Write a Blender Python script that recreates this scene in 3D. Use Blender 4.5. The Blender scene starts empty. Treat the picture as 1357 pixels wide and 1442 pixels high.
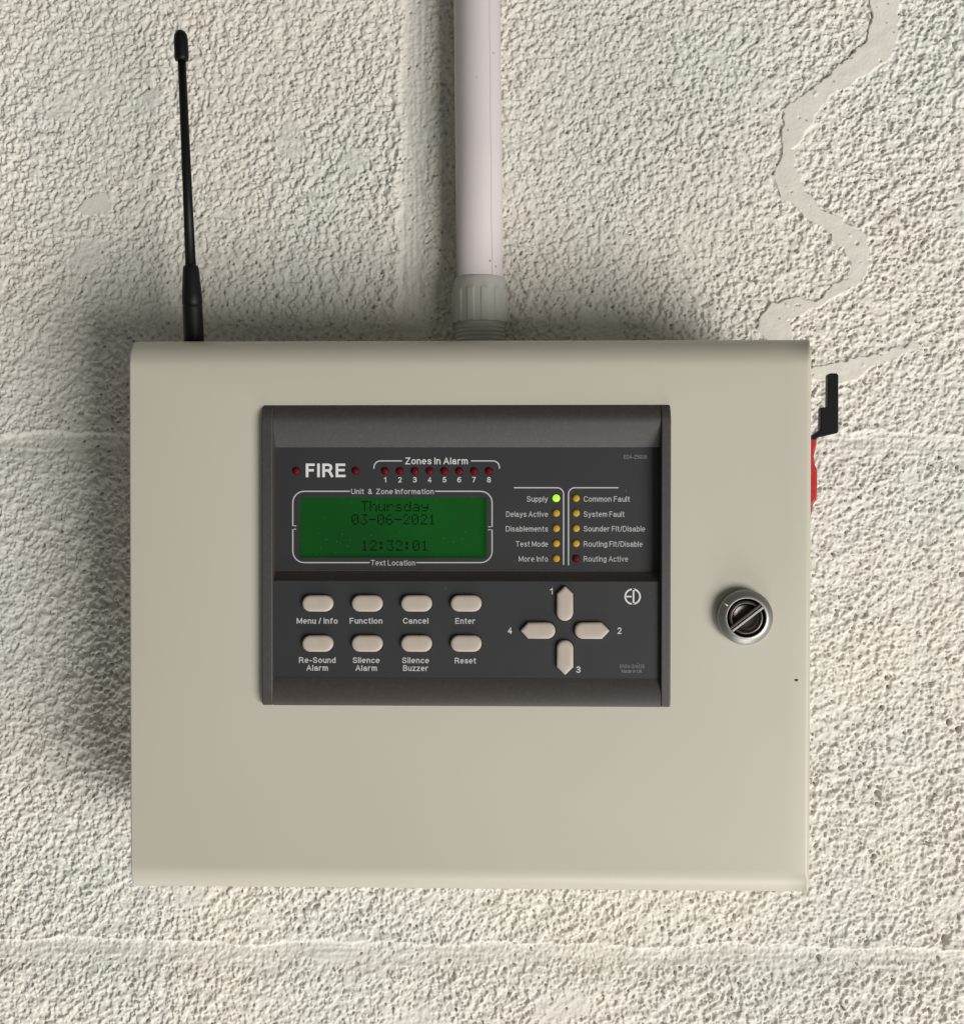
import bpy, bmesh, math, random
import numpy as np
from mathutils import Matrix, Vector

random.seed(7)
MM = 0.001
scene = bpy.context.scene
C = scene.collection

# ------------------------------------------------------------------ camera
F_PX, W_PX, H_PX = 1730.0, 1357.0, 1442.0
CAM_ANG = (0.01193, 0.02546, 0.00095)
CAM_POS = Vector((17.88, -472.16, 45.47))          # mm, panel centre is the origin, +Y goes into the wall


def cam_axes():
    x, y, z = CAM_ANG
    rz = Matrix(((math.cos(z), -math.sin(z), 0), (math.sin(z), math.cos(z), 0), (0, 0, 1)))
    ry = Matrix(((math.cos(y), 0, math.sin(y)), (0, 1, 0), (-math.sin(y), 0, math.cos(y))))
    rx = Matrix(((1, 0, 0), (0, math.cos(x), -math.sin(x)), (0, math.sin(x), math.cos(x))))
    r = rz @ ry @ rx
    w = lambda v: Vector((v[0], v[2], -v[1]))
    return w(r[0]), w(r[1]), w(r[2])                # right, down, forward in world axes


RIGHT, DOWN, FWD = cam_axes()
cam_data = bpy.data.cameras.new('camera')
cam = bpy.data.objects.new('camera', cam_data)
C.objects.link(cam)
m = Matrix.Identity(4)
for i in range(3):
    m[i][0] = RIGHT[i]; m[i][1] = -DOWN[i]; m[i][2] = -FWD[i]; m[i][3] = CAM_POS[i] * MM
cam.matrix_world = m
cam_data.sensor_fit = 'HORIZONTAL'
cam_data.sensor_width = 36
cam_data.lens = F_PX / W_PX * 36
cam_data.clip_start = 0.01
cam_data.clip_end = 20
scene.camera = cam

# ------------------------------------------------------------------ light
world = bpy.data.worlds.new('World'); scene.world = world; world.use_nodes = True
bg = world.node_tree.nodes['Background']
bg.inputs[0].default_value = (1.0, 0.97, 0.89, 1)
bg.inputs[1].default_value = 0.14


def area(name, loc, target, sx, sy, power, col):
    d = bpy.data.lights.new(name, 'AREA'); d.shape = 'RECTANGLE'; d.size = sx; d.size_y = sy
    d.energy = power; d.color = col
    o = bpy.data.objects.new(name, d); C.objects.link(o); o.location = loc
    o.rotation_euler = (Vector(target) - Vector(loc)).to_track_quat('-Z', 'Y').to_euler()
    return o


area('doorway_light', (2.42, -2.76, -1.50), (0, 0, 0), 2.1, 1.85, 172, (1.0, 0.98, 0.94))
area('low_fill_light', (0.45, -0.75, -2.3), (0, 0, 0), 1.2, 0.9, 23, (0.98, 0.97, 1.0))  # added fill from below, in place of floor bounce; no window here

scene.view_settings.view_transform = 'Standard'
scene.view_settings.look = 'None'
scene.view_settings.exposure = 0.0
scene.view_settings.gamma = 1.0
scene.view_settings.use_curve_mapping = False
scene.render.engine = 'CYCLES'


# ------------------------------------------------------------------ helpers
def at(px, py, y=0.0):
    """point (X, Z) in mm on the plane Y=y that was measured at photo position px, py"""
    d = FWD * F_PX + RIGHT * (px - W_PX / 2) + DOWN * (py - H_PX / 2)
    t = (y - CAM_POS.y) / d.y
    p = CAM_POS + d * t
    return p.x, p.z


def prop(o, label=None, cat=None, kind=None):
    if label: o['label'] = label
    if cat: o['category'] = cat
    if kind: o['kind'] = kind
    return o


def link(name, me, mat, parent=None, smooth=True):
    if mat and len(me.materials) == 0: me.materials.append(mat)
    if smooth:
        me.polygons.foreach_set('use_smooth', [True] * len(me.polygons))
    o = bpy.data.objects.new(name, me); C.objects.link(o)
    if parent: o.parent = parent
    return o


def mesh(name, verts, faces):
    me = bpy.data.meshes.new(name)
    me.from_pydata([(v[0] * MM, v[1] * MM, v[2] * MM) for v in verts], [], faces)
    bm = bmesh.new(); bm.from_mesh(me)
    bmesh.ops.remove_doubles(bm, verts=bm.verts, dist=1e-7)
    bmesh.ops.recalc_face_normals(bm, faces=bm.faces); bm.to_mesh(me); bm.free()
    return me


def bevel(o, w, seg=2, ang=40):
    b = o.modifiers.new('bevel', 'BEVEL'); b.width = w * MM; b.segments = seg
    b.limit_method = 'ANGLE'; b.angle_limit = math.radians(ang); b.harden_normals = True
    return o


def extrude_x(profile, x0, x1):
    """closed profile [(y,z)] swept along X"""
    n = len(profile)
    v = [(x0, y, z) for y, z in profile] + [(x1, y, z) for y, z in profile]
    f = [(i, (i + 1) % n, (i + 1) % n + n, i + n) for i in range(n)] + [tuple(range(n)), tuple(range(n, 2 * n))]
    return v, f


def extrude_y(outline, y0, y1):
    n = len(outline)
    v = [(x, y0, z) for x, z in outline] + [(x, y1, z) for x, z in outline]
    f = [(i, (i + 1) % n, (i + 1) % n + n, i + n) for i in range(n)] + [tuple(range(n)), tuple(range(n, 2 * n))]
    return v, f


def box(x0, x1, y0, y1, z0, z1):
    return extrude_y([(x0, z0), (x1, z0), (x1, z1), (x0, z1)], y0, y1)


def lathe(profile, seg=32, base=(0, 0, 0), axis=(0, 0, 1), rfun=None):
    """profile [(r, h)] turned about axis through base; closed with caps"""
    ax = Vector(axis).normalized()
    u = ax.orthogonal().normalized() if abs(ax.z) < 0.9 else Vector((1, 0, 0)).cross(ax).normalized()
    w = ax.cross(u)
    v, f = [], []
    for k, (r, h) in enumerate(profile):
        for s in range(seg):
            a = 2 * math.pi * s / seg
            rr = r if rfun is None else rfun(r, h, a, k)
            p = Vector(base) + ax * h + u * (rr * math.cos(a)) + w * (rr * math.sin(a))
            v.append(tuple(p))
    for k in range(len(profile) - 1):
        for s in range(seg):
            t = (s + 1) % seg
            f.append((k * seg + s, k * seg + t, (k + 1) * seg + t, (k + 1) * seg + s))
    f.append(tuple(range(seg))); f.append(tuple(range((len(profile) - 1) * seg, len(profile) * seg)))
    return v, f


def inset_stack(outline_at, levels):
    """stack of outlines (inset, y); outline_at(inset) -> [(x,z)]; capped at the last"""
    v, f = [], []
    n = None
    for ins, y in levels:
        o = outline_at(ins); n = len(o); v += [(x, y, z) for x, z in o]
    for k in range(len(levels) - 1):
        for i in range(n):
            j = (i + 1) % n
            f.append((k * n + i, k * n + j, (k + 1) * n + j, (k + 1) * n + i))
    f.append(tuple(range((len(levels) - 1) * n, len(levels) * n)))
    return v, f


def pill(cx, cz, hw, hh, seg=10):
    def out(ins):
        r = hh - ins; c = hw - hh
        p = [(cx + c + r * math.cos(a), cz + r * math.sin(a)) for a in [(-.5 + i / seg) * math.pi for i in range(seg + 1)]]
        p += [(cx - c + r * math.cos(a), cz + r * math.sin(a)) for a in [(.5 + i / seg) * math.pi for i in range(seg + 1)]]
        return p
    return out


def arrow(cx, cz, hl, hw, ang, seg=10):
    """pill-backed pointed button, tip towards ang"""
    ca, sa = math.cos(ang), math.sin(ang)

    def out(ins):
        r = hw - ins; b = -hl + hw
        p = [(b + r * math.cos(a), r * math.sin(a)) for a in [(.5 + i / seg) * math.pi for i in range(seg + 1)]]
        s = hl - hw * 0.92
        tip = hl - ins * 1.25
        p += [(s - ins * .35, -r), (s + (tip - s) * .93, -r * .10), (tip, 0), (s + (tip - s) * .93, r * .10), (s - ins * .35, r)]
        return [(cx + x * ca - z * sa, cz + x * sa + z * ca) for x, z in p]
    return out


# ------------------------------------------------------------------ materials
def mat(name, col, rough=0.5, metal=0.0, spec=0.5, bump=None, vary=None, emis=None, coat=0.0):
    """bump=(scale, strength, distance_mm); vary=(scale, colour2, lo, hi)"""
    mt = bpy.data.materials.new(name); mt.use_nodes = True
    nt = mt.node_tree; b = nt.nodes['Principled BSDF']
    b.inputs['Base Color'].default_value = (*col, 1); b.inputs['Roughness'].default_value = rough
    b.inputs['Metallic'].default_value = metal; b.inputs['Specular IOR Level'].default_value = spec
    b.inputs['Coat Weight'].default_value = coat
    tc = nt.nodes.new('ShaderNodeTexCoord')
    if vary:
        n = nt.nodes.new('ShaderNodeTexNoise'); n.inputs['Scale'].default_value = vary[0]; n.inputs['Detail'].default_value = 5
        nt.links.new(tc.outputs['Object'], n.inputs['Vector'])
        r = nt.nodes.new('ShaderNodeMapRange'); r.inputs[1].default_value = vary[2]; r.inputs[2].default_value = vary[3]
        nt.links.new(n.outputs['Fac'], r.inputs[0])
        mx = nt.nodes.new('ShaderNodeMix'); mx.data_type = 'RGBA'
        mx.inputs[6].default_value = (*col, 1); mx.inputs[7].default_value = (*vary[1], 1)
        nt.links.new(r.outputs[0], mx.inputs[0]); nt.links.new(mx.outputs[2], b.inputs['Base Color'])
    if bump:
        n2 = nt.nodes.new('ShaderNodeTexNoise'); n2.inputs['Scale'].default_value = bump[0]; n2.inputs['Detail'].default_value = 4
        nt.links.new(tc.outputs['Object'], n2.inputs['Vector'])
        bp = nt.nodes.new('ShaderNodeBump'); bp.inputs['Strength'].default_value = bump[1]; bp.inputs['Distance'].default_value = bump[2] * MM
        nt.links.new(n2.outputs['Fac'], bp.inputs['Height']); nt.links.new(bp.outputs[0], b.inputs['Normal'])
    if emis:
        b.inputs['Emission Color'].default_value = (*emis[0], 1); b.inputs['Emission Strength'].default_value = emis[1]
    return mt


def add_stain(mt, scale, col, lo, hi, amount):
    """a second, rarer colour over whatever feeds the base colour"""
    nt = mt.node_tree; b = nt.nodes['Principled BSDF']
    tc = nt.nodes.new('ShaderNodeTexCoord')
    n = nt.nodes.new('ShaderNodeTexNoise'); n.inputs['Scale'].default_value = scale; n.inputs['Detail'].default_value = 7
    n.inputs['Roughness'].default_value = .65
    mp = nt.nodes.new('ShaderNodeMapping'); mp.inputs['Location'].default_value = (3.1, 7.7, 1.3)
    nt.links.new(tc.outputs['Object'], mp.inputs[0]); nt.links.new(mp.outputs[0], n.inputs['Vector'])
    r = nt.nodes.new('ShaderNodeMapRange'); r.inputs[1].default_value = lo; r.inputs[2].default_value = hi; r.inputs[4].default_value = amount
    nt.links.new(n.outputs['Fac'], r.inputs[0])
    mx = nt.nodes.new('ShaderNodeMix'); mx.data_type = 'RGBA'; mx.inputs[7].default_value = (*col, 1)
    src = b.inputs['Base Color']
    if src.is_linked:
        nt.links.new(src.links[0].from_socket, mx.inputs[6])
    else:
        mx.inputs[6].default_value = src.default_value
    nt.links.new(r.outputs[0], mx.inputs[0]); nt.links.new(mx.outputs[2], b.inputs['Base Color'])
    return mt


def add_specks(mt, scale, radius, col, share):
    """tiny scattered marks: discs round some of the cells of a Voronoi pattern"""
    nt = mt.node_tree; b = nt.nodes['Principled BSDF']
    tc = nt.nodes.new('ShaderNodeTexCoord'); vo = nt.nodes.new('ShaderNodeTexVoronoi'); vo.inputs['Scale'].default_value = scale
    nt.links.new(tc.outputs['Object'], vo.inputs['Vector'])
    a = nt.nodes.new('ShaderNodeMath'); a.operation = 'LESS_THAN'; a.inputs[1].default_value = radius; nt.links.new(vo.outputs['Distance'], a.inputs[0])
    sp_ = nt.nodes.new('ShaderNodeSeparateColor'); nt.links.new(vo.outputs['Color'], sp_.inputs[0])
    c = nt.nodes.new('ShaderNodeMath'); c.operation = 'LESS_THAN'; c.inputs[1].default_value = share; nt.links.new(sp_.outputs[0], c.inputs[0])
    d = nt.nodes.new('ShaderNodeMath'); d.operation = 'MULTIPLY'; nt.links.new(a.outputs[0], d.inputs[0]); nt.links.new(c.outputs[0], d.inputs[1])
    e = nt.nodes.new('ShaderNodeMath'); e.operation = 'MULTIPLY'; e.inputs[1].default_value = .8; nt.links.new(d.outputs[0], e.inputs[0])
    mx = nt.nodes.new('ShaderNodeMix'); mx.data_type = 'RGBA'; mx.inputs[7].default_value = (*col, 1)
    src = b.inputs['Base Color']
    if src.is_linked: nt.links.new(src.links[0].from_socket, mx.inputs[6])
    else: mx.inputs[6].default_value = src.default_value
    nt.links.new(e.outputs[0], mx.inputs[0]); nt.links.new(mx.outputs[2], src)


M_block = mat('painted_block', (0.72, 0.692, 0.623), .75, spec=.25, bump=(1800, .6, .3), vary=(11, (0.69, .677, .622), .42, .62))
add_stain(M_block, 26, (0.60, .49, .38), .62, .76, .28)
M_mortar = mat('painted_mortar', (0.715, 0.69, 0.622), .75, spec=.25, bump=(1800, .6, .3), vary=(11, (0.685, .672, .615), .42, .62))
M_filler = mat('filler', (0.69, 0.668, 0.598), .7, spec=.25, bump=(900, .4, .25), vary=(60, (0.66, .638, .568), .42, .66))
M_far = mat('painted_block_far', (0.72, 0.692, 0.623), .75, spec=.25, bump=(330, 1.0, 2.2), vary=(11, (0.69, .677, .622), .42, .62))
M_lid = mat('beige_powder_coat', (0.515, 0.491, 0.408), .40, spec=.45, bump=(1100, .12, .10), vary=(9, (.50, .478, .398), .4, .65))
M_box = mat('beige_box', (0.46, 0.43, 0.355), .5, spec=.4)
M_bezel = mat('charcoal_plastic', (0.050, 0.045, 0.043), .5, spec=.45, bump=(2600, .5, .10), vary=(700, (.060, .054, .051), .5, .7))
M_plate = mat('membrane', (0.028, 0.028, 0.031), .52, spec=.35, bump=(2200, .15, .05), vary=(30, (.031, .031, .034), .4, .7))
M_back = mat('black_backing', (0.006, 0.006, 0.006), .8, spec=.2)
M_btn = mat('beige_rubber', (0.47, 0.41, 0.35), .6, spec=.35, bump=(1800, .15, .06), vary=(160, (.44, .38, .32), .4, .7))
M_ink = mat('white_print', (0.50, 0.50, 0.50), .7, spec=.2)
M_inkb = mat('white_print_bold', (0.68, 0.68, 0.68), .7, spec=.2)
M_inkt = mat('small_grey_print', (0.30, 0.30, 0.30), .7, spec=.2)
M_red = mat('red_lens', (0.105, 0.003, 0.006), .5, spec=.12)
M_amber = mat('amber_lens', (0.50, 0.30, 0.03), .5, spec=.15)
M_green = mat('lit_green_lens', (0.3, .8, .05), .4, emis=((0.36, 1.0, 0.02), 0.95))
M_lcd = mat('green_lcd', (0.0012, 0.022, 0.0035), .5, spec=.12, emis=((0.0008, 0.048, 0.0035), 0.8), vary=(25, (0.001, .018, .003), .4, .7))
nt = M_lcd.node_tree; nn_ = nt.nodes.new('ShaderNodeTexNoise'); nn_.inputs['Scale'].default_value = 22; nn_.inputs['Detail'].default_value = 1
tc = nt.nodes.new('ShaderNodeTexCoord'); nt.links.new(tc.outputs['Object'], nn_.inputs['Vector'])
mr = nt.nodes.new('ShaderNodeMapRange'); mr.inputs[1].default_value = .3; mr.inputs[2].default_value = .7; mr.inputs[3].default_value = .7; mr.inputs[4].default_value = 1.35
nt.links.new(nn_.outputs['Fac'], mr.inputs[0]); nt.links.new(mr.outputs[0], nt.nodes['Principled BSDF'].inputs['Emission Strength'])   # uneven backlight
M_lcdtxt = mat('lcd_segment', (0.0006, 0.006, 0.0015), .7, spec=.03)
M_pvc = mat('white_pvc', (0.64, 0.59, 0.598), .62, spec=.3, bump=(600, .05, .05), vary=(20, (.61, .565, .572), .4, .7))
M_seam = mat('pvc_seam', (0.42, .385, .40), .5)
M_gland = mat('grey_gland', (0.47, 0.465, 0.42), .55, spec=.35, bump=(900, .1, .08))
M_black = mat('black_rubber', (0.004, 0.004, 0.005), .5, spec=.25, bump=(1500, .2, .05))
M_blackp = mat('black_plastic', (0.003, 0.003, 0.004), .45, spec=.22)
M_redp = mat('red_plastic', (0.40, 0.014, 0.009), .4, spec=.4, bump=(220, .4, .6))
M_chrome = mat('satin_chrome', (0.38, 0.38, 0.36), .48, metal=1, bump=(900, .08, .05))
M_barrel = mat('dark_barrel', (0.11, 0.095, 0.085), .32, metal=.85)
M_chip = mat('bare_metal_chip', (0.03, 0.02, 0.015), .7)

add_specks(M_pvc, 130, .06, (.16, .14, .13), .35)
add_specks(M_filler, 260, .13, (.28, .24, .19), .35)
add_specks(M_block, 240, .12, (.12, .11, .09), .10)
add_specks(M_lid, 70, .022, (.24, .22, .18), .35)
add_specks(M_plate, 230, .05, (.16, .16, .16), .25)

# glass-like cover film over the display
M_film = bpy.data.materials.new('clear_window'); M_film.use_nodes = True
nt = M_film.node_tree; nt.nodes.clear()
o_ = nt.nodes.new('ShaderNodeOutputMaterial'); tr = nt.nodes.new('ShaderNodeBsdfTransparent'); gl = nt.nodes.new('ShaderNodeBsdfGlossy')
gl.inputs['Roughness'].default_value = .12; mx = nt.nodes.new('ShaderNodeMixShader'); mx.inputs[0].default_value = .02
nt.links.new(tr.outputs[0], mx.inputs[1]); nt.links.new(gl.outputs[0], mx.inputs[2])
df = nt.nodes.new('ShaderNodeBsdfDiffuse'); df.inputs[0].default_value = (.45, .5, .42, 1)
tc = nt.nodes.new('ShaderNodeTexCoord'); vo = nt.nodes.new('ShaderNodeTexVoronoi'); vo.inputs['Scale'].default_value = 420
nt.links.new(tc.outputs['Object'], vo.inputs['Vector'])
lt = nt.nodes.new('ShaderNodeMath'); lt.operation = 'LESS_THAN'; lt.inputs[1].default_value = .07
nt.links.new(vo.outputs['Distance'], lt.inputs[0])
mu = nt.nodes.new('ShaderNodeMath'); mu.operation = 'MULTIPLY'; mu.inputs[1].default_value = .18
nt.links.new(lt.outputs[0], mu.inputs[0])
mx2 = nt.nodes.new('ShaderNodeMixShader'); nt.links.new(mu.outputs[0], mx2.inputs[0])
nt.links.new(mx.outputs[0], mx2.inputs[1]); nt.links.new(df.outputs[0], mx2.inputs[2]); nt.links.new(mx2.outputs[0], o_.inputs[0])

# ------------------------------------------------------------------ the wall (block by block relief)
WALL_Y = 75.0
S = 0.37


def build_wall():
    rng = np.random.default_rng(11)
    cs = [at(a, b, WALL_Y) for a, b in ((-25, -25), (1382, -25), (-25, 1467), (1382, 1467))]
    fx0, fx1 = min(c[0] for c in cs), max(c[0] for c in cs); fz0, fz1 = min(c[1] for c in cs), max(c[1] for c in cs)
    nx = int((fx1 - fx0) / S); nz = int((fz1 - fz0) / S)
    nx += nx % 2; nz += nz % 2
    kx = np.fft.rfftfreq(nx, S)[None, :]; kz = np.fft.fftfreq(nz, S)[:, None]

    def noise(sx, sz=None, hp=0.0):
        """periodic gaussian-filtered noise, unit variance; sx, sz in mm; hp removes waves longer than hp"""
        sz = sx if sz is None else sz
        f = np.fft.rfft2(rng.standard_normal((nz, nx)))
        g = np.exp(-2 * math.pi ** 2 * ((kx * sx) ** 2 + (kz * sz) ** 2))
        if hp: g = g * (1 - np.exp(-2 * math.pi ** 2 * (kx ** 2 + kz ** 2) * hp * hp))
        r = np.fft.irfft2(f * g, (nz, nx)); r -= r.mean(); return (r / r.std()).astype(np.float32)

    def blur(a, s):
        f = np.fft.rfft2(a); return np.fft.irfft2(f * np.exp(-2 * math.pi ** 2 * s * s * (kx ** 2 + kz ** 2)), (nz, nx))

    def sm(a, lo, hi):
        t = np.clip((a - lo) / (hi - lo), 0, 1); return t * t * (3 - 2 * t)

    n1 = .50 * noise(.90, .90, 2.6) + .62 * noise(.56, .56, 2.0) + .36 * noise(.36); n2 = noise(.72, .72, 2.4); n3 = noise(2.2); nf = noise(.36); n5 = noise(.55, .55, 2.0); n6 = noise(4.0); nl = noise(30); npatch = noise(6.0); nm = noise(14)
    tex = .36 * np.tanh(4.2 * n1) + .10 * n1 - .60 * np.exp(-(n2 / .20) ** 2) * sm(n6, -1.2, .4) - 1.25 * sm(n5, 1.5, 2.1) + .20 * n3 + .06 * nf
    rough = .35 + .65 * sm(npatch, -2.2, -1.7)                  # a few rubbed-flat spots
    rough *= .85 + .15 * np.tanh(nm)
    # coordinates: fine where the photograph looks, coarser further out (height pattern is periodic)
    def axis(a, n):
        fine = a + S * np.arange(n)
        out = []; p = fine[-1]; st = S
        while p < 760: st = min(st * 1.3, 1.1 if p < fine[-1] + 80 else 6.0); p += st; out.append(p)
        inn = []; p = fine[0]; st = S
        while p > -760: st = min(st * 1.3, 1.1 if p > fine[0] - 80 else 6.0); p -= st; inn.append(p)
        return np.concatenate([inn[::-1], fine, out]), len(inn)
    xs, offx = axis(fx0, nx); zs, offz = axis(fz0, nz)
    X, Z = np.meshgrid(fx0 + S * np.arange(nx), fz0 + S * np.arange(nz))
    # bed joints and perpends (mm on the wall plane)
    zb = at(60, 627, WALL_Y)[1]; zc = at(660, 1347, WALL_Y)[1]
    course = zb - zc
    xa = at(582, 200, WALL_Y)[0]; xb = at(1288, 980, WALL_Y)[0]
    beds = [zb + k * course for k in range(-3, 4)]
    wob = 1.5 * noise(11) + .8 * noise(2.0)

    def joints(X, Z, wob):
        zz = Z + wob * .6
        db = np.min(np.abs(zz[None] - np.array(beds)[:, None, None]), 0) if X.ndim == 2 else None
        row = np.floor((Z - zb) / course).astype(int)
        ph = np.where(row % 2 == 0, xa, xb)
        u = (X + wob * .6 - ph + 225) % 450 - 225
        return db, np.abs(u), row, np.floor((X - ph) / 450).astype(int), zz
    db, dp, row, col, zz = joints(X, Z, wob)
    jb = 1 - sm(db, 3.0, 7.5); jp = (1 - sm(dp, 3.0, 8.0))
    jp = jp * np.where(X > 180, .8, np.where(Z < zc, .4, 1.0))
    stretched = noise(7, .55); stretchv = noise(.55, 7)
    tex_b = .17 * stretched + .42 * tex * rough + .06 * nf
    tex_p = .14 * stretchv + np.where(X > 180, .75, .28) * tex * rough + .06 * nf
    tex = tex * 1.10; h = tex * rough
    h = h * (1 - jp) + (tex_p - np.where(X > 180, .65, .95)) * jp
    dt = np.min(np.where((np.array(beds)[:, None, None] + 5.4 - zz[None]) > -1, np.array(beds)[:, None, None] + 5.4 - zz[None], 99), 0)
    slope = np.where(dt < 60, sm(dt, -.8, 1.2) * np.clip(1 - dt / 17.0, 0, 1), 0)
    h = h * (1 - .8 * jb) + tex_b * .8 * jb - slope * np.where((X > 110) & (Z > 0), .8, 2.7)
    # smeared edge on the left of the upper perpend
    h += np.where((row % 2 == 0) & (Z > zb) & (X < 60), .55, 0) * np.exp(-((X + wob * .6 - xa + 7.0) / 1.3) ** 2) * (1 + .4 * np.tanh(nm))
    # lip of mortar dragged along the upper arris of each bed joint
    for zj in beds:
        d = zz - (zj + 5.4); h += np.where((X > 110) & (Z > 0), .25, .5) * (1 + .35 * np.tanh(nm)) * np.exp(-(d / 1.2) ** 2)
    # pits
    npit = 2600
    for i in range(npit):
        cx = rng.uniform(fx0 + 4, fx1 - 4); cz = rng.uniform(fz0 + 4, fz1 - 4)
        r = rng.uniform(.34, .58) * (1.5 if i % 14 == 0 else 1); dpt = rng.uniform(1.2, 3.0)
        ix, iz = int((cx - fx0) / S), int((cz - fz0) / S); w = 7
        sl = (slice(max(iz - w, 0), iz + w), slice(max(ix - w, 0), ix + w))
        el = rng.uniform(.6, 1.7); an = rng.uniform(0, 3.14)
        dx = X[sl] - cx; dz = Z[sl] - cz
        a_ = dx * math.cos(an) + dz * math.sin(an); b_ = -dx * math.sin(an) + dz * math.cos(an)
        h[sl] -= dpt * np.exp(-((a_ / (r * el)) ** 2 + (b_ / r) ** 2) ** 1.6)
    for px, py, r in ((1236, 1118, 1.5), (1234, 1133, 1.0), (1336, 1017, 1.3), (1350, 1028, 1.2), (1249, 955, .9), (1251, 968, .8), (1211, 1054, 1.0), (1230, 1206, 1.0), (1329, 1322, 1.6), (1242, 997, .9)):
        cx, cz = at(px, py, WALL_Y)
        h -= 4.5 * np.exp(-(((X - cx) / r * 1.3) ** 2 + ((Z - cz) / r) ** 2) ** 1.6)
    # smooth filler smears lying proud of the rough paint
    left = [(1221, -60), (1221, 0), (1224, 26), (1221, 52), (1189, 86), (1129, 133), (1105, 150), (1100, 185), (1101, 211), (1090, 241), (1094, 271), (1116, 292), (1150, 318), (1185, 348), (1194, 370), (1189, 391), (1146, 417), (1086, 424), (1071, 447), (1067, 460), (1075, 475), (1080, 520)]
    right = [(1124, 520), (1114, 475), (1107, 452), (1150, 430), (1206, 404), (1224, 370), (1215, 327), (1185, 310), (1150, 288), (1133, 267), (1125, 241), (1114, 211), (1138, 185), (1150, 159), (1172, 133), (1241, 92), (1262, 65), (1264, 0), (1264, -60)]
    second = [(1100, 514), (1144, 514), (1206, 507), (1241, 501), (1275, 488), (1284, 477), (1292, 475), (1297, 486), (1258, 507), (1232, 520), (1185, 542), (1146, 535), (1100, 538)]
    small = [(104, 290), (108, 283), (117, 279), (128, 276), (141, 275), (151, 278), (157, 284), (158, 291), (153, 298), (144, 302), (134, 307), (121, 308), (110, 302)]

    def inside(poly, X, Z):
        r = np.zeros(X.shape, bool); n = len(poly)
        for i in range(n):
            (x1, z1), (x2, z2) = poly[i], poly[(i + 1) % n]
            if z1 == z2: continue
            c = ((z1 > Z) != (z2 > Z)) & (X < (x2 - x1) * (Z - z1) / (z2 - z1) + x1)
            r ^= c
        return r
    we = (.7 * noise(3.0) + .35 * noise(.9)); we2 = (.7 * noise(3.0) + .35 * noise(.9))
    smears = np.zeros(X.shape, np.int8)
    for k, (poly, top) in enumerate(((left + right, .62), (second, .50), (small, .12))):
        pm = [at(a, b, WALL_Y) for a, b in poly]
        wk = 1.4 if k == 2 else .9
        I = inside(pm, X + we * wk, Z + we2 * wk)
        smears[I] = k + 1
        Ms = sm(blur(I.astype(float), .32), .25, .75)
        if k < 2:
            hs = top + .06 * noise(1.6) + .10 * noise(7) + .02 * nf - .9 * sm(noise(.7), 2.3, 3.0) + .5 * sm(noise(.9), 2.4, 3.2)
        else:
            hs = top + .03 * noise(1.2) + .02 * nf
        h = h * (1 - Ms) + hs * Ms
    h += .35 * nl
    # assemble the full tensor grid
    ix = np.round((xs - fx0) / S).astype(int) % nx; iz = np.round((zs - fz0) / S).astype(int) % nz
    H = h[np.ix_(iz, ix)]
    XX, ZZ = np.meshgrid(xs, zs)
    outside = (XX < fx0) | (XX > fx1) | (ZZ < fz0) | (ZZ > fz1)
    far = np.maximum(np.maximum(fx0 - XX, XX - fx1), np.maximum(fz0 - ZZ, ZZ - fz1))
    H = np.where(outside, (tex * rough)[np.ix_(iz, ix)] * (1 - sm(far, 55, 80)) + (.35 * nl)[np.ix_(iz, ix)] * (1 - sm(far, 40, 80)), H)
    wob2 = np.where(outside, 0, wob[np.ix_(iz, ix)])
    db, dp, row, col, _ = joints(XX, ZZ, wob2)
    H = np.where(outside, H - 1.0 * (1 - sm(db, 4.2, 6.5)) - .7 * (1 - sm(dp, 4, 7)), H)
    SMr = np.where(outside, 0, smears[np.ix_(iz, ix)])
    # classes
    joint = (db < 5.2) | (dp < 5.5)
    key = np.where(joint, -1, (row + 20) * 100 + (col + 20)); key = np.where(SMr > 0, -10 - SMr, key)
    nX, nZ = len(xs), len(zs)
    V = np.stack([XX, WALL_Y - H, ZZ], -1).reshape(-1, 3).astype(np.float32) * MM
    idx = np.arange(nX * nZ).reshape(nZ, nX)
    Q = np.stack([idx[:-1, :-1], idx[:-1, 1:], idx[1:, 1:], idx[1:, :-1]], -1).reshape(-1, 4)
    fk = key[:-1, :-1].reshape(-1); ff = (far[:-1, :-1] > 66).reshape(-1)
    cx = (XX[:-1, :-1] + S / 2).reshape(-1); cz = (ZZ[:-1, :-1] + S / 2).reshape(-1)
    keep = ~((np.abs(cx) < 112) & (cz > -92) & (cz < 92))            # nothing behind the fixed back box
    Q = Q[keep]; fk = fk[keep]; ff = ff[keep]
    root = bpy.data.objects.new('wall', None); C.objects.link(root); root.location = (0, WALL_Y * MM, 0)
    prop(root, 'rough painted concrete block wall behind the alarm panel', 'wall', 'structure')
    for k in np.unique(fk):
        q = Q[fk == k]
        u, inv = np.unique(q, return_inverse=True)
        inv = inv.reshape(-1)
        nm_, mt = ('mortar_joint', M_mortar) if k == -1 else (('filler_smear', M_filler if k > -13 else M_block) if k < -1 else ('concrete_block', M_block))
        me = bpy.data.meshes.new(nm_)
        me.vertices.add(len(u)); me.vertices.foreach_set('co', (V[u] - np.array([0, WALL_Y * MM, 0], np.float32)).ravel())
        nq = len(q)
        me.loops.add(nq * 4); me.loops.foreach_set('vertex_index', inv.astype(np.int32))
        me.polygons.add(nq)
        me.polygons.foreach_set('loop_start', np.arange(0, nq * 4, 4, dtype=np.int32))
        me.polygons.foreach_set('use_smooth', np.ones(nq, bool))
        me.update(calc_edges=True)
        link(nm_, me, mt, root, smooth=False)
        if ff[fk == k].any():
            me.materials.append(M_far); me.polygons.foreach_set('material_index', ff[fk == k].astype(np.int32))
        me.polygons.foreach_set('use_smooth', np.ones(nq, bool))


build_wall()

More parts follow.
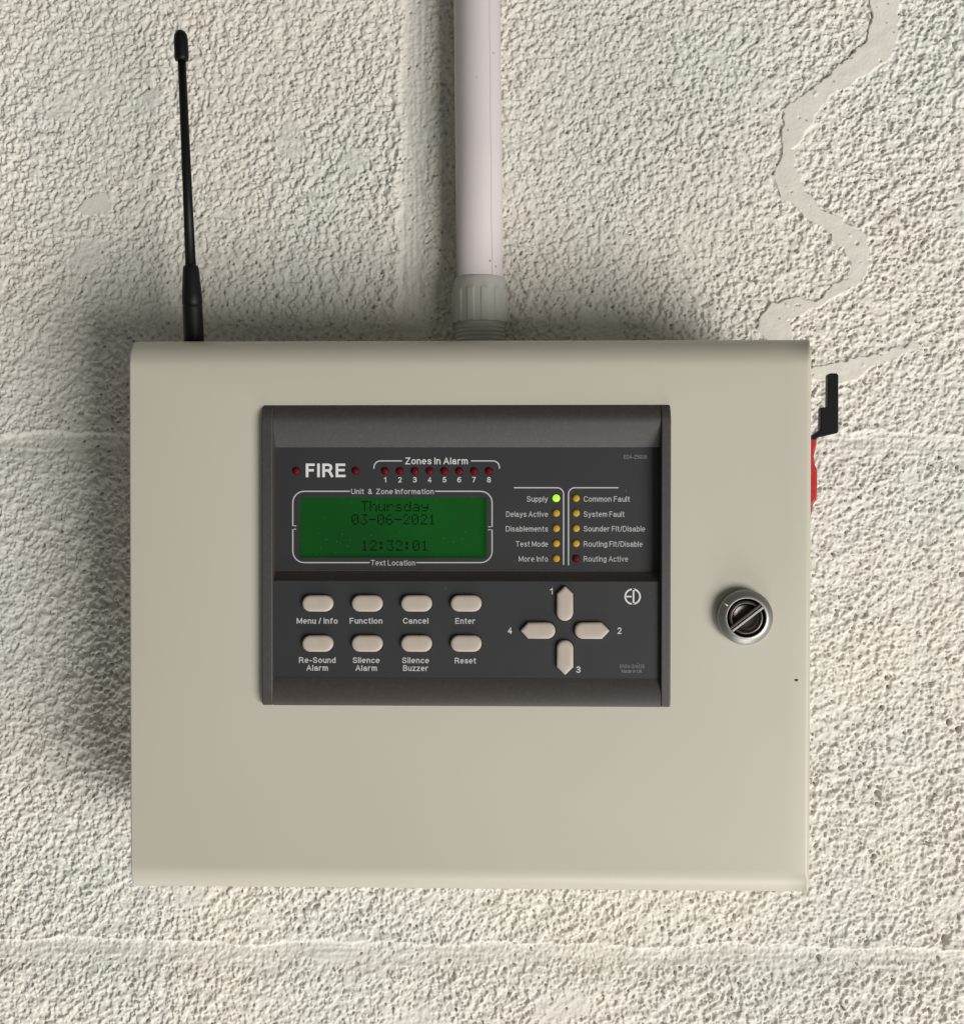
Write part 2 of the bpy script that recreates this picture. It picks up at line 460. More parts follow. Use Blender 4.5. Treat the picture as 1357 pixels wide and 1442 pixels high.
# ------------------------------------------------------------------ the fire alarm panel
panel = bpy.data.objects.new('fire_alarm_panel', None); C.objects.link(panel)
prop(panel, 'beige metal fire alarm control panel with dark keypad and green display on the wall', 'alarm panel')

HT, HB = 107.0, -108.6           # top and bottom of the lid


def lid_profile(rt, rb, y0=0.0, yb=30.0, dz=0.0):
    p = []
    n = 14
    for i in range(n + 1):
        a = math.pi / 2 * i / n
        p.append((y0 + rt - rt * math.sin(a), HT - dz - rt + rt * math.cos(a)))
    for i in range(n + 1):
        a = math.pi / 2 * i / n
        p.append((y0 + rb - rb * math.cos(a), HB + dz + rb - rb * math.sin(a)))
    p.append((yb, HB + dz)); p.append((yb, HT - dz))
    return p


secs = []
for i in range(5):
    t = math.pi / 2 * i / 4; secs.append((-130.7 + .8 * (1 - math.cos(t)), .8 * (1 - math.sin(t)), 11.5, 11.0))
secs.append((122.0, 0, 11.5, 11.0))
for i in range(7):
    t = math.pi / 2 * i / 6; secs.append((129.6 + 2.2 * math.sin(t), 2.2 * (1 - math.cos(t)), 11.5 - 2.0 * math.sin(t), 11.0 - 3.0 * math.sin(t)))
lv, lf = [], []
for x, ins, rt, rb in secs:
    p = lid_profile(rt - ins, rb - ins, ins); n = len(p)
    lv += [(x, y, z) for y, z in p]
for k in range(len(secs) - 1):
    lf += [(k * n + i, k * n + (i + 1) % n, (k + 1) * n + (i + 1) % n, (k + 1) * n + i) for i in range(n)]
lf += [tuple(range(n)), tuple(range((len(secs) - 1) * n, len(secs) * n))]
lid = link('lid', mesh('lid', lv, lf), M_lid, panel)
LID = lid
es = lid.modifiers.new('split', 'EDGE_SPLIT'); es.split_angle = math.radians(55)
bb = link('back_box', mesh('back_box', *box(-127, 127, 30.5, 78, HB + 2.5, HT - 2.5)), M_box, panel); bevel(bb, 1.5, 2)
cx, cz = at(1121, 958)
link('paint_chip', mesh('paint_chip', *inset_stack(lambda i: [(cx + (.75 - i) * math.cos(a) * (1 + .3 * math.sin(3 * a)), cz + (.5 - i) * math.sin(a)) for a in [k * .6283 for k in range(10)]], [(0, .02), (0, -.04), (.2, -.10)])), M_chip, panel)

# ---- control unit bezel
YF, YP, YK, YL = -3.1, 2.4, -1.2, 4.5      # frame front, display plate, keypad plate, lcd
bx0, bz1 = at(368, 571.5, YF); bx1, bz0 = at(943.8, 996.5, YF)
bz1 += .9
ix0, _ = at(384, 780, YF); ix1, _ = at(930.5, 780, YF)
zt = at(660, 630, YP)[1]; zs1 = at(660, 802.5, YP)[1]; zs0 = at(660, 818.5, YK)[1]; zk = at(660, 955, YK)[1]
YB = 7.0
prof = [(YB, bz1)]
n = 16
for i in range(n + 1):
    t = i / n
    z = bz1 + (zt - bz1) * t
    y = YF + 3.6 * max(0, 1 - t / .5) ** 2.0 + (YP - YF) * max(0, (t - .30) / .70) ** 1.6
    prof.append((y, z))
prof += [(YL + .25, zt), (YL + .25, zs1), (YP - .2, zs1), (YP + .35, zs1 - .5)]
prof += [(YK + .15, zs0 + .15), (YK - .12, zs0), (YK + 4, zs0 - .01), (YK + 4, zk), (YK + .1, zk)]
for i in range(1, 11):
    t = i / 10
    z = zk + (bz0 - zk) * t
    y = YK + .1 + (YF - YK - .1) * (1 - (1 - min(1, t / .75)) ** 2) + .9 * max(0, (t - .8) / .2) ** 2
    prof.append((y, z))
prof.append((YB, bz0))
bez = link('control_bezel', mesh('control_bezel', *extrude_x(prof, ix0, ix1)), M_bezel, panel)
bez.data.polygons.foreach_set('use_smooth', [True] * len(bez.data.polygons))
bevel(bez, .12, 2, 45)


# opening in the lid that the control unit sits in
cut = bpy.data.objects.new('cutter', mesh('cutter', *box(bx0 + .4, bx1 - .4, -9, 9, bz0 + .4, bz1 - .4))); C.objects.link(cut)
bo_ = LID.modifiers.new('opening', 'BOOLEAN'); bo_.operation = 'DIFFERENCE'; bo_.object = cut; bo_.solver = 'EXACT'
LID.modifiers.move(1, 0)
dg = bpy.context.evaluated_depsgraph_get(); dg.update()
me = bpy.data.meshes.new_from_object(LID.evaluated_get(dg)); me.name = 'lid'
LID.modifiers.clear(); LID.data = me
bpy.data.objects.remove(cut)


def rail(x0, x1, inner):
    o = [(x0, bz0), (x1, bz0), (x1, bz1), (x0, bz1)]
    p = [(YB, bz1 + .02), (YF + 3.6, bz1 + .02)]
    for i in range(1, 6):
        t = i / 5; p.append((YF - .25 + 3.6 * (1 - t) ** 2, bz1 - 7.5 * t))
    p += [(YF - .25, bz0 + 3), (YF + .7, bz0 - .02), (YB, bz0 - .02)]
    r = link('bezel_rail', mesh('bezel_rail', *extrude_x(p, x0, x1)), M_bezel, bez)
    bevel(r, .55, 2, 50)


rail(bx0, ix0 - .01, 1); rail(ix1 + .01, bx1, 0)


def curve_plate(name, outlines, y, thick, material, parent):
    """flat plate with holes: outlines[0] is the outside, the rest are holes"""
    cu = bpy.data.curves.new(name, 'CURVE'); cu.dimensions = '2D'; cu.fill_mode = 'BOTH'; cu.extrude = thick / 2 * MM
    for ol in outlines:
        s = cu.splines.new('POLY'); s.points.add(len(ol) - 1); s.use_cyclic_u = True
        for p, (x, z) in zip(s.points, ol): p.co = (x * MM, z * MM, 0, 1)
    ob = bpy.data.objects.new(name, cu); C.objects.link(ob)
    dg = bpy.context.evaluated_depsgraph_get(); dg.update()
    me = bpy.data.meshes.new_from_object(ob.evaluated_get(dg))
    bpy.data.objects.remove(ob); bpy.data.curves.remove(cu)
    me.name = name
    me.transform(Matrix(((1, 0, 0, 0), (0, 0, -1, (y + thick / 2) * MM), (0, 1, 0, 0), (0, 0, 0, 1))))
    me.materials.clear()
    return link(name, me, material, parent, smooth=False)


def circle(cx, cz, r, n=20):
    return [(cx + r * math.cos(2 * math.pi * i / n), cz + r * math.sin(2 * math.pi * i / n)) for i in range(n)]


leds = []                                   # (x, z, material, label)
for px in (417, 500.5): leds.append((*at(px, 663, YP), M_red, None))
for i in range(8): leds.append((*at(542 + 20.9 * i, 663.3, YP), M_red, None))
for i, py in enumerate((701.5, 722.5, 744, 765.3, 786.5)):
    leds.append((*at(783, py, YP), M_green if i == 0 else M_amber, 'lit bright green supply light' if i == 0 else None))
    leds.append((*at(811, py, YP), M_red if i == 4 else M_amber, 'dark red routing light at the foot of the column' if i == 4 else None))

btn = []
for px in (446.7, 516.5, 586, 656):
    for py in (850, 906.7):
        x, z = at(px, py, YK - 2); btn.append((x, z))
HW, HH = 44.2 / 3.70 / 2, 23.6 / 3.70 / 2
arr = []
for px, py, ang in ((795.2, 850.3, 90), (795.4, 926.4, -90), (757.3, 888.3, 180), (833.5, 888.5, 0)):
    x, z = at(px, py, YK - 2); arr.append((x, z, math.radians(ang)))
AL, AW = 49.3 / 3.70 / 2, 23.6 / 3.70 / 2

lx0, lz1 = at(422, 700, YP); lx1, lz0 = at(685, 786, YP)
plate_u = curve_plate('display_plate', [[(ix0 + .05, zs1 + .02), (ix1 - .05, zs1 + .02), (ix1 - .05, zt - .02), (ix0 + .05, zt - .02)],
                      [(lx0, lz0), (lx1, lz0), (lx1, lz1), (lx0, lz1)]] + [circle(l[0], l[1], 1.52) for l in leds], YP, 1.1, M_plate, bez)
plate_k = curve_plate('keypad_plate', [[(ix0 + .05, zk + .02), (ix1 - .05, zk + .02), (ix1 - .05, zs0 - .05), (ix0 + .05, zs0 - .05)]]
                      + [pill(x, z, HW + .33, HH + .33)(0) for x, z in btn] + [arrow(x, z, AL + .4, AW + .33, a)(0) for x, z, a in arr], YK, 1.4, M_plate, bez)

# lights
lv, lf = lathe([(1.42, 0), (1.42, .9), (1.36, 1.25), (1.15, 1.5), (.75, 1.68), (.3, 1.75)], 20, (0, 0, 0), (0, -1, 0))
led_mesh = mesh('indicator_light', lv, lf)
for x, z, mt, lb in leds:
    me = led_mesh.copy(); o = link('indicator_light', me, mt, bez); o.location = (x * MM, (YP + .9) * MM, z * MM)
    if lb: o['label'] = lb
# buttons
LV = [(0, YK + 3.5), (0, YK - 1.15), (.10, YK - 1.45), (.32, YK - 1.72), (.70, YK - 1.90), (1.3, YK - 1.98), (2.4, YK - 2.02)]
bmesh_ = mesh('button', *inset_stack(pill(0, 0, HW, HH), LV))
for x, z in btn:
    o = link('button', bmesh_, M_btn, bez); o.location = (x * MM, 0, z * MM)
for x, z, a in arr:
    o = link('arrow_button', mesh('arrow_button', *inset_stack(arrow(0, 0, AL, AW, a), LV)), M_btn, bez); o.location = (x * MM, 0, z * MM)

# display
link('display_screen', mesh('display_screen', *box(lx0 - .6, lx1 + .6, YL, YL + .23, lz0 - .6, lz1 + .6)), M_lcd, bez, smooth=False)
link('display_window', mesh('display_window', [(lx0, YP + .35, lz0), (lx1, YP + .35, lz0), (lx1, YP + .35, lz1), (lx0, YP + .35, lz1)], [(0, 1, 2, 3)]), M_film, bez, smooth=False)
FONT = {'T': '1F 04 04 04 04 04 04', 'h': '10 10 16 19 11 11 11', 'u': '00 00 11 11 11 13 0D', 'r': '00 00 16 19 10 10 10',
        's': '00 00 0E 10 0E 01 1E', 'd': '01 01 0D 13 11 11 0F', 'a': '00 00 0E 01 0F 11 0F', 'y': '00 00 11 11 0F 01 0E',
        '0': '0E 11 13 15 19 11 0E', '1': '04 0C 04 04 04 04 0E', '2': '0E 11 01 02 04 08 1F', '3': '1F 02 04 02 01 11 0E',
        '6': '06 08 10 1E 11 11 0E', '-': '00 00 00 1F 00 00 00', ':': '00 0C 0C 00 0C 0C 00'}
for txt, x0p, yc in (('Thursday', 508.5, 713), ('03-06-2021', 495, 731.7), ('12:32:01', 508.5, 768.5)):
    v, f = [], []
    px_ = 2.02; ph_ = 2.13
    for ci, ch in enumerate(txt):
        for r, hx in enumerate(FONT[ch].split()):
            for b in range(5):
                if int(hx, 16) >> (4 - b) & 1:
                    x, z = at(x0p + ci * 12.05 + b * px_, yc + (r - 3.5) * ph_, YL)
                    w = .49; hh = .51; k = len(v)
                    v += [(x, YL - .03, z - hh), (x + w, YL - .03, z - hh), (x + w, YL - .03, z), (x, YL - .03, z)]
                    f.append((k, k + 1, k + 2, k + 3))
    me = bpy.data.meshes.new('display_text'); me.from_pydata([(a * MM, b * MM, c * MM) for a, b, c in v], [], f)
    link('display_text', me, M_lcdtxt, bez, smooth=False)


# lettering: plain grotesque capitals and small letters drawn as even strokes
def A(cx, cy, rx, ry, a0, a1, n=9):
    return [(cx + rx * math.cos(math.radians(a0 + (a1 - a0) * i / n)), cy + ry * math.sin(math.radians(a0 + (a1 - a0) * i / n))) for i in range(n + 1)]


X_ = .72
O_ = lambda w: A(w / 2, X_ / 2, w / 2, X_ / 2, 90, 450, 20)
BOWL = lambda: A(.25, .36, .25, .36, 0, 360, 18)
G = {
    'F': [[(0, 0), (0, 1), (.52, 1)], [(0, .51), (.45, .51)]], 'I': [[(0, 0), (0, 1)]],
    'R': [[(0, 0), (0, 1), (.36, 1)] + A(.36, .745, .255, .255, 80, -80) + [(.36, .49), (0, .49)], [(.36, .49), (.50, .36), (.68, 0)]],
    'E': [[(.6, 0), (0, 0), (0, 1), (.58, 1)], [(0, .52), (.54, .52)]],
    'Z': [[(.02, 1), (.6, 1), (0, 0), (.63, 0)]], 'A': [[(0, 0), (.36, 1), (.72, 0)], [(.12, .33), (.60, .33)]],
    'U': [[(0, 1), (0, .32)] + A(.32, .32, .32, .32, 180, 360) + [(.64, .32), (.64, 1)]],
    'T': [[(0, 1), (.68, 1)], [(.34, 1), (.34, 0)]], 'L': [[(0, 1), (0, 0), (.52, 0)]],
    'S': [A(.31, .75, .28, .25, 15, 265, 14) + A(.32, .25, .31, .25, 85, -170, 14)],
    'D': [[(0, 0), (0, 1), (.28, 1)] + A(.28, .5, .38, .5, 85, -85, 14) + [(.28, 0), (0, 0)]],
    'M': [[(0, 0), (0, 1)], [(0, 1), (.40, .12), (.80, 1)], [(.80, 1), (.80, 0)]], 'C': [A(.37, .5, .37, .5, 35, 325, 20)],
    'N': [[(0, 0), (0, 1), (.6, 0), (.6, 1)]], 'K': [[(0, 0), (0, 1)], [(.62, 1), (0, .38)], [(.22, .58), (.65, 0)]],
    'B': [[(0, 0), (0, 1), (.33, 1)] + A(.33, .76, .22, .24, 80, -80) + [(.33, .52), (0, .52)], [(.33, .52)] + A(.35, .26, .27, .26, 80, -80) + [(.33, 0), (0, 0)]],
    'a': [[(.03, .50)] + A(.25, .50, .21, .22, 150, 0) + [(.46, .12), (.52, 0)], [(.46, .43), (.22, .38)] + A(.19, .19, .18, .19, 100, 270) + [(.32, .03), (.46, .16)]],
    'b': [[(0, 1), (0, 0)], [(0 + x, y) for x, y in BOWL()]], 'd': [[(.5, 1), (.5, 0)], BOWL()],
    'c': [A(.26, .36, .26, .36, 40, 320, 14)], 'e': [[(0, .36), (.52, .36)] + A(.26, .36, .26, .36, 5, 298, 15)],
    'f': [[(.12, 0), (.12, .80)] + A(.30, .82, .18, .18, 170, 85, 5), [(0, X_), (.30, X_)]],
    'g': [[(.5, X_), (.5, -.05)] + A(.25, -.05, .25, .22, 0, -155, 9), BOWL()],
    'i': [[(0, 0), (0, X_)], [(0, .93), (0, 1.02)]], 'l': [[(0, 0), (0, 1)]],
    'm': [[(0, 0), (0, X_)], [(0, .44)] + A(.19, .50, .19, .22, 170, 0, 7) + [(.38, 0)], [(.38, .44)] + A(.57, .50, .19, .22, 170, 0, 7) + [(.76, 0)]],
    'n': [[(0, 0), (0, X_)], [(0, .42)] + A(.23, .47, .23, .25, 170, 0, 8) + [(.46, 0)]],
    'o': [O_(.54)], 'p': [[(0, X_), (0, -.27)], BOWL()], 'r': [[(0, 0), (0, X_)], [(0, .42)] + A(.25, .42, .25, .29, 175, 70, 6)],
    's': [A(.24, .54, .21, .18, 15, 260, 10) + A(.24, .18, .23, .18, 80, -165, 10)],
    't': [[(.13, .95), (.13, .14)] + A(.27, .14, .14, .14, 180, 280, 5), [(0, X_), (.30, X_)]],
    'u': [[(0, X_), (0, .25)] + A(.23, .25, .23, .25, 180, 350, 8), [(.46, X_), (.46, 0)]],
    'v': [[(0, X_), (.25, 0), (.5, X_)]], 'x': [[(0, X_), (.5, 0)], [(.5, X_), (0, 0)]],
    'y': [[(0, X_), (.25, .02)], [(.5, X_), (.22, -.13), (.14, -.25), (.03, -.26)]], 'z': [[(0, X_), (.44, X_), (0, 0), (.46, 0)]],
    '0': [A(.28, .5, .28, .5, 90, 450, 20)], '1': [[(.02, .74), (.20, .86), (.27, 1), (.27, 0)]],
    '2': [A(.28, .72, .26, .28, 165, -30, 9) + [(.30, .30), (.02, 0), (.56, 0)]],
    '3': [A(.27, .76, .24, .24, 160, -80, 9) + [(.2, .53)], [(.27, .53)] + A(.27, .265, .27, .265, 85, -160, 10)],
    '4': [[(.42, 0), (.42, 1), (0, .27), (.58, .27)]],
    '5': [[(.52, 1), (.13, 1), (.06, .50)] + A(.28, .32, .27, .32, 130, -160, 12)],
    '6': [A(.29, .31, .27, .31, 90, 450, 16), A(.36, .5, .34, .5, 55, 200, 9)],
    '7': [[(0, 1), (.54, 1), (.30, .5), (.18, 0)]],
    '8': [A(.28, .76, .23, .24, 90, 450, 16), A(.28, .26, .27, .26, 90, 450, 16)],
    '&': [[(.66, 0), (.16, .66)] + A(.30, .80, .17, .20, 200, -50, 9) + [(.10, .36)] + A(.26, .22, .24, .22, 140, 300, 9) + [(.56, .42)]],
    '/': [[(0, -.02), (.28, 1.02)]], '-': [[(0, .36), (.30, .36)]]}


def stroke_text(body, sw, track):
    """verts (x, z) and quads of a line of text in cap-height units"""
    v, f, x, lay = [], [], 0.0, 0
    for ch in body:
        if ch == ' ': x += .30; continue
        wmax = max(p[0] for pl in G[ch] for p in pl)
        for pl in G[ch]:
            P = [Vector(p) for p in pl]
            P = [p for i, p in enumerate(P) if i == 0 or (p - P[i - 1]).length > 1e-4]
            closed = (P[0] - P[-1]).length < 1e-3 and len(P) > 3
            if closed: P = P[:-1]
            n = len(P); k0 = len(v); lay += 1
            for i, p in enumerate(P):
                d0 = (p - P[i - 1]).normalized() if (i or closed) else None
                d1 = (P[(i + 1) % n] - p).normalized() if (i < n - 1 or closed) else None
                d0 = d0 or d1; d1 = d1 or d0
                n0 = Vector((-d0.y, d0.x)); n1 = Vector((-d1.y, d1.x)); nn = (n0 + n1)
                nn = nn.normalized() if nn.length > 1e-3 else n0
                nn *= min(1 / max(nn.dot(n0), .35), 2.2) * sw / 2
                q = p
                if not closed and i == 0: q = p - d1 * sw * .5
                if not closed and i == n - 1: q = p + d0 * sw * .5
                # pull the stroke inside the letter's box so that height stays the cap height
                for t in (q + nn, q - nn): v.append((x + t.x, t.y, lay % 3 + i * .12))
            for i in range(n if closed else n - 1):
                a, b = k0 + 2 * i, k0 + 2 * ((i + 1) % n)
                f.append((a, a + 1, b + 1, b))
        x += wmax + sw + track
    return v, f


def lettering(body, x0p, x1p, ycp, cap_px, y, material=None, sw=.13, track=.15):
    """text between photo columns x0p..x1p, capitals centred on row ycp"""
    v, f = stroke_text(body, sw, track)
    xs_ = [p[0] for p in v]; lo, hi = min(xs_), max(xs_)
    xa, zc = at(x0p, ycp, y); xb, _ = at(x1p, ycp, y)
    cap = cap_px / 3.68
    sx = (xb - xa) / (hi - lo); sy = cap / (1 + sw)
    vv = [(xa + (p[0] - lo) * sx, y - .06 - .008 * p[2], zc - cap / 2 + (p[1] + sw / 2) * sy) for p in v]
    me = bpy.data.meshes.new('lettering'); me.from_pydata([(a * MM, b * MM, c * MM) for a, b, c in vv], [], f)
    return link('lettering', me, material or M_ink, bez, smooth=False)


lettering('FIRE', 430.5, 486.5, 662.3, 19.5, YP, M_inkb, .22, .20)
lettering('Zones In Alarm', 570, 658.5, 649, 9.6, YP, M_inkb, .15)
for i in range(8):
    c = 542 + 20.9 * i; w = 2.7 if i else 1.7
    lettering(str(i + 1), c - w, c + w, 675.5, 7.6, YP, M_inkb, .15)
lettering('Unit  &  Zone Information', 494.5, 610.5, 692, 7.6, YP, M_ink, .14)
lettering('Text Location', 522, 584.3, 792.5, 7.8, YP, M_ink, .14)
for s, x0, py in (('Supply', 741.5, 702.6), ('Delays Active', 712.5, 724), ('Disablements', 712, 744.6), ('Test Mode', 726, 766), ('More Info', 730, 787)):
    lettering(s, x0, 771.3, py, 7.8, YP)
for s, x1, py in (('Common Fault', 886.5, 702.6), ('System Fault', 879, 724), ('Sounder Flt/Disable', 908, 744.6), ('Routing Flt/Disable', 904.5, 766), ('Routing Active', 884, 787)):
    lettering(s, 821.5, x1, py, 7.8, YP)
lettering('EDA-Z5008', 878, 910.5, 643.3, 5.2, YP, M_inkt, .10)
for s, x0, x1, py in (('Menu / Info', 417.5, 475.5, 874.2), ('Function', 492.3, 538.3, 874.2), ('Cancel', 567.3, 603, 874.2), ('Enter', 641, 669, 874.4),
                      ('Re-Sound', 421, 472.5, 929.5), ('Alarm', 431.2, 461.8, 940.5), ('Silence', 496.5, 534.5, 929.7), ('Alarm', 500.3, 530.8, 940.7),
                      ('Silence', 566, 604, 929.9), ('Buzzer', 567.5, 603, 940.9), ('Reset', 640.3, 670, 930.3)):
    lettering(s, x0, x1, py, 8.2, YK, M_ink, .175)
for s, c, py in (('1', 776, 832.5), ('2', 871.7, 888.2), ('3', 814, 943), ('4', 717.6, 888)):
    w = 1.9 if s == '1' else 3.1
    lettering(s, c - w, c + w, py, 9, YK, M_inkb, .15)
lettering('EN54-2/4/25', 872.5, 907, 938.3, 5.0, YK, M_inkt, .10)
lettering('Made in UK', 875, 904, 945.2, 4.6, YK, M_inkt, .10)


# printed lines
def ribbon(pts, w, y, name='printed_line', material=M_ink):
    P = [Vector(p) for p in pts]; v, f = [], []
    for i, p in enumerate(P):
        a = P[max(i - 1, 0)]; b = P[min(i + 1, len(P) - 1)]
        d = (b - a).normalized(); nrm = Vector((-d.y, d.x)) * w / 2
        v += [(p.x + nrm.x, y - .06, p.y + nrm.y), (p.x - nrm.x, y - .06, p.y - nrm.y)]
        if i: f.append((2 * i - 2, 2 * i - 1, 2 * i + 1, 2 * i))
    return link(name, mesh(name, v, f), material, bez, smooth=False)


def path(pxs, y, r=9):
    """photo points -> mm with rounded inner corners of radius r px"""
    out = [pxs[0]]
    for i in range(1, len(pxs) - 1):
        p = Vector(pxs[i]); a = Vector(pxs[i - 1]) - p; b = Vector(pxs[i + 1]) - p
        rr = min(r, a.length, b.length); a.normalize(); b.normalize()
        s, e = p + a * rr, p + b * rr; c = p + (a + b) * rr
        for k in range(7):
            t = k / 6 * math.pi / 2
            out.append(tuple(c - b * rr * math.cos(t) - a * rr * math.sin(t)))
    out.append(pxs[-1])
    return [at(a, b, y) for a, b in out]


LW = .46
ribbon(path([(526.5, 660), (526.5, 649), (566, 649)], YP, 9), LW, YP)
ribbon(path([(663, 649), (703, 649), (703, 660)], YP, 9), LW, YP)
ribbon(path([(417, 740.5), (412.3, 740.5), (412.3, 691.8), (492.5, 691.8)], YP, 16)[0:1] + path([(412.3, 740.5), (412.3, 691.8), (492.5, 691.8)], YP, 16), LW, YP)
ribbon(path([(612.5, 691.8), (692.7, 691.8), (692.7, 741.8)], YP, 16) + [at(687.5, 741.8, YP)], LW, YP)
ribbon([at(417, 745.3, YP)] + path([(412.3, 745.3), (412.3, 792.3), (520.5, 792.3)], YP, 16), LW, YP)
ribbon(path([(586, 792.3), (692.7, 792.3), (692.7, 746)], YP, 16) + [at(687.5, 746, YP)], LW, YP)
ribbon(path([(723.5, 686.8), (793.3, 686.8), (793.3, 795.5)], YP, 9), LW, YP)
ribbon(path([(870.5, 686.8), (800.2, 686.8), (800.2, 796)], YP, 9), LW, YP)

# round emblem: E and D sharing a circle
ex, ez = at(890.5, 840.2, YK); ER = 11.6 / 3.70; ET = .62


def arc(a0, a1, r):
    return [(ex + r * math.cos(math.radians(a0 + (a1 - a0) * i / 18)), ez + r * math.sin(math.radians(a0 + (a1 - a0) * i / 18))) for i in range(19)]


v, f = [], []


def strip(pts, w):
    P = [Vector(p) for p in pts]; k0 = len(v)
    for i, p in enumerate(P):
        a = P[max(i - 1, 0)]; b = P[min(i + 1, len(P) - 1)]; d = (b - a).normalized(); nn = Vector((-d.y, d.x)) * w / 2
        v.extend([(p.x + nn.x, YK - .06, p.y + nn.y), (p.x - nn.x, YK - .06, p.y - nn.y)])
        if i: f.append((k0 + 2 * i - 2, k0 + 2 * i - 1, k0 + 2 * i + 1, k0 + 2 * i))


strip(arc(97, 263, ER - ET / 2), ET)
strip([(ex - ER + ET * .8, ez), (ex - .45, ez)], ET * .95)
strip(arc(-90, 90, ER - ET / 2), ET)
strip([(ex + .32, ez - ER + .12), (ex + .32, ez + ER - .12)], ET)
link('emblem', mesh('emblem', v, f), M_inkb, bez, smooth=False)

# ---- key lock on the lid
kx_, kz_ = at(1050.5, 870, -5)
lock = link('key_lock', mesh('key_lock', *lathe([(10.5, -.5), (10.5, 3.0), (10.35, 3.6), (9.95, 4.0), (8.7, 5.2), (7.6, 5.75), (7.4, 5.7), (7.3, 5.2), (7.25, 1.0), (.5, .9)], 64, (kx_, 0, kz_), (0, -1, 0))), M_chrome, panel)
link('lock_gap', mesh('lock_gap', *lathe([(7.2, .95), (7.2, 1.1), (.5, 1.12)], 48, (kx_, 0, kz_), (0, -1, 0))), M_back, lock)
link('lock_barrel', mesh('lock_barrel', *lathe([(6.45, 1.2), (6.45, 4.9), (6.2, 5.3), (5.7, 5.45), (5.35, 5.2), (5.2, 3.3), (4.5, 2.9), (3.0, 2.75), (.4, 2.7)], 48, (kx_, 0, kz_), (0, -1, 0))), M_barrel, lock)
ang = math.radians(38)
d = Vector((math.cos(ang), math.sin(ang))); nn = Vector((-d.y, d.x))


def bar(half, off0, off1, y0, y1):
    c = Vector((kx_, kz_))
    o = [c + d * -half + nn * off0, c + d * half + nn * off0, c + d * half + nn * off1, c + d * -half + nn * off1]
    return extrude_y([tuple(p) for p in o], y0, y1)


b1 = link('lock_shutter', mesh('lock_shutter', *bar(7.3, .25, 1.15, -2.6, -6.0)), M_barrel, lock); bevel(b1, .15)
b2 = link('lock_shutter', mesh('lock_shutter', *bar(7.3, -1.0, -.15, -2.6, -6.2)), M_chrome, lock); bevel(b2, .15)
mk = math.radians(147)
md = Vector((math.cos(mk), math.sin(mk))); mn = Vector((-md.y, md.x)); mc = Vector((kx_, kz_))
link('index_mark', mesh('index_mark', *extrude_y([tuple(p) for p in (mc + md * 8.3 - mn * .2, mc + md * 9.9 - mn * .2, mc + md * 9.9 + mn * .2, mc + md * 8.3 + mn * .2)], -3.2, -5.35)), M_inkb, lock)

# ---- antenna on the top of the box
AY = 24.0
ax0, az0 = at(273.5, 482, AY); ax1, az1 = at(254, 42, AY - 3)
base = Vector((ax0, AY, HT - .6)); top = Vector((ax1, AY - 3, az1)); dv = top - base; L = dv.length
z_s = (at(270, 375, AY)[1] - base.z) * 1.0
ant = link('antenna', mesh('antenna', *lathe([(4.05, -1), (4.05, 4), (4.0, z_s * .48), (4.05, z_s * .49), (3.9, z_s * .50), (3.9, z_s * .53), (4.05, z_s * .54), (4.0, z_s * .64), (3.2, z_s * .97), (2.9, z_s), (2.2, z_s + .4), (1.5, z_s + .4)], 28, base, dv)), M_black, panel)
ant['label'] = 'slim black whip antenna standing on the box top'
link('whip', mesh('whip', *lathe([(2.15, z_s), (1.9, z_s + 30), (1.62, L - 8)], 20, base, dv)), M_black, ant)
link('tip_cap', mesh('tip_cap', *lathe([(1.7, L - 12.2), (2.65, L - 12), (2.85, L - 11), (2.85, L - 4), (2.6, L - 2), (1.9, L - .7), (.9, L)], 24, base, dv)), M_blackp, ant)

# ---- red and black catch on the right side
RY = 34.0


def ypoly(pts, y0, y1):
    o = [at(a, b, RY) for a, b in pts]
    return o, y0, y1


xin = 126.8
ro = [at(a, b, RY) for a, b in ((1151, 616), (1149.5, 628), (1146.5, 641), (1147, 653), (1151, 661), (1151.2, 690), (1150, 703), (1145, 711), (1143.5, 720), (1142.5, 729))]
cat_ = link('side_catch', mesh('side_catch', *extrude_y([(xin, ro[0][1])] + ro + [(xin, ro[-1][1])], RY, RY + 12)), M_redp, panel, smooth=False)
bevel(cat_, 1.1, 4, 30); cat_['label'] = 'bright red catch on the right side of the box'
bo = [at(a, b, RY) for a, b in ((1143.5, 613), (1154.5, 605), (1154.8, 574), (1164.6, 573), (1165.2, 528), (1168, 525.5), (1178, 525.5), (1180, 528.5), (1180, 607), (1179, 610), (1152, 616), (1148, 619))]
lev = link('lever', mesh('lever', *extrude_y([(xin, bo[0][1] - 1)] + bo + [(xin, bo[-1][1])], RY - .5, RY + 4)), M_blackp, cat_, smooth=False)
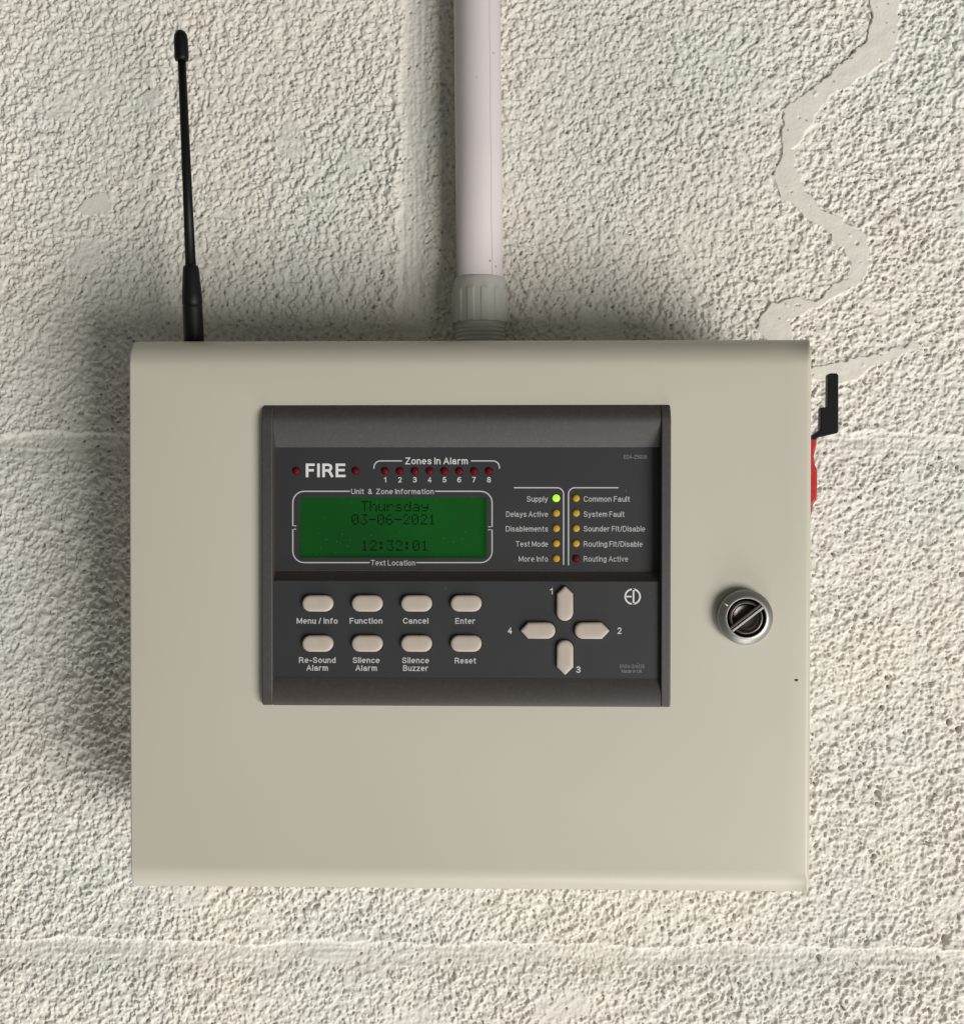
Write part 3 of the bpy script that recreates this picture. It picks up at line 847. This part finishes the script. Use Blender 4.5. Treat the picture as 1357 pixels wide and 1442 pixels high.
bevel(lev, .5, 2); lev['label'] = 'black stepped plastic lever'

# ------------------------------------------------------------------ conduit entering the top of the box
CY = 63.0
conduit = bpy.data.objects.new('conduit', None); C.objects.link(conduit)
prop(conduit, 'white plastic conduit pipe running up from the top of the alarm panel', 'conduit')
gx, gz = at(675.3, 388, CY)
gx2, gz2 = at(671.6, 0, CY)
axis_ = Vector((gx2 - gx, 0, gz2 - gz)).normalized()
gb = Vector((gx, CY, gz)) + axis_ * -4
pipe = link('pipe', mesh('pipe', *lathe([(10.1, -14), (10.1, 60), (10.1, 420)], 64, gb, axis_)), M_pvc, conduit)
# moulded seam line running up the pipe
u = Vector((math.sin(math.radians(33)), -math.cos(math.radians(33)), 0)); tdir = axis_.cross(u)
sv, sf = [], []
for i in range(41):
    c = gb + axis_ * (2 + 418 * i / 40) + u * 10.12 + tdir * (.12 * math.sin(i * 1.7))
    sv += [tuple(c - tdir * .16), tuple(c + u * .07), tuple(c + tdir * .16)]
    if i: a = 3 * i; sf += [(a - 3, a - 2, a + 1, a), (a - 2, a - 1, a + 2, a + 1)]
link('seam', mesh('seam', sv, sf), M_seam, pipe)
zn0 = gz - at(675, 456, CY)[1]
hn = -(zn0) + 4


def grip(r, h, a, k):
    if k in (2, 3, 4, 5):
        s = (math.degrees(a) * 12 / 360.0) % 1.0
        return r + (.4 if .12 < s < .62 else 0)
    return r


nut = link('gland_nut', mesh('gland_nut', *lathe([(11.3, hn), (11.75, hn + .1), (11.75, hn + .5), (11.75, hn + 7.5), (11.75, hn + 13.6), (11.55, hn + 14.2), (11.6, hn + 14.6), (11.3, hn + 17.2), (10.9, hn + 18.8), (10.35, hn + 19.8), (10.0, hn + 19.8)], 144, gb, axis_, grip)), M_gland, conduit)
bevel(nut, .12, 2, 35)
tp = []
h = hn + .3
for i in range(9):
    tp += [(10.4, h), (11.0, h - .35), (11.0, h - .75), (10.4, h - 1.1)]; h -= 1.75
tp = tp[::-1]
link('gland_thread', mesh('gland_thread', *lathe(tp, 48, gb, axis_)), M_gland, conduit)
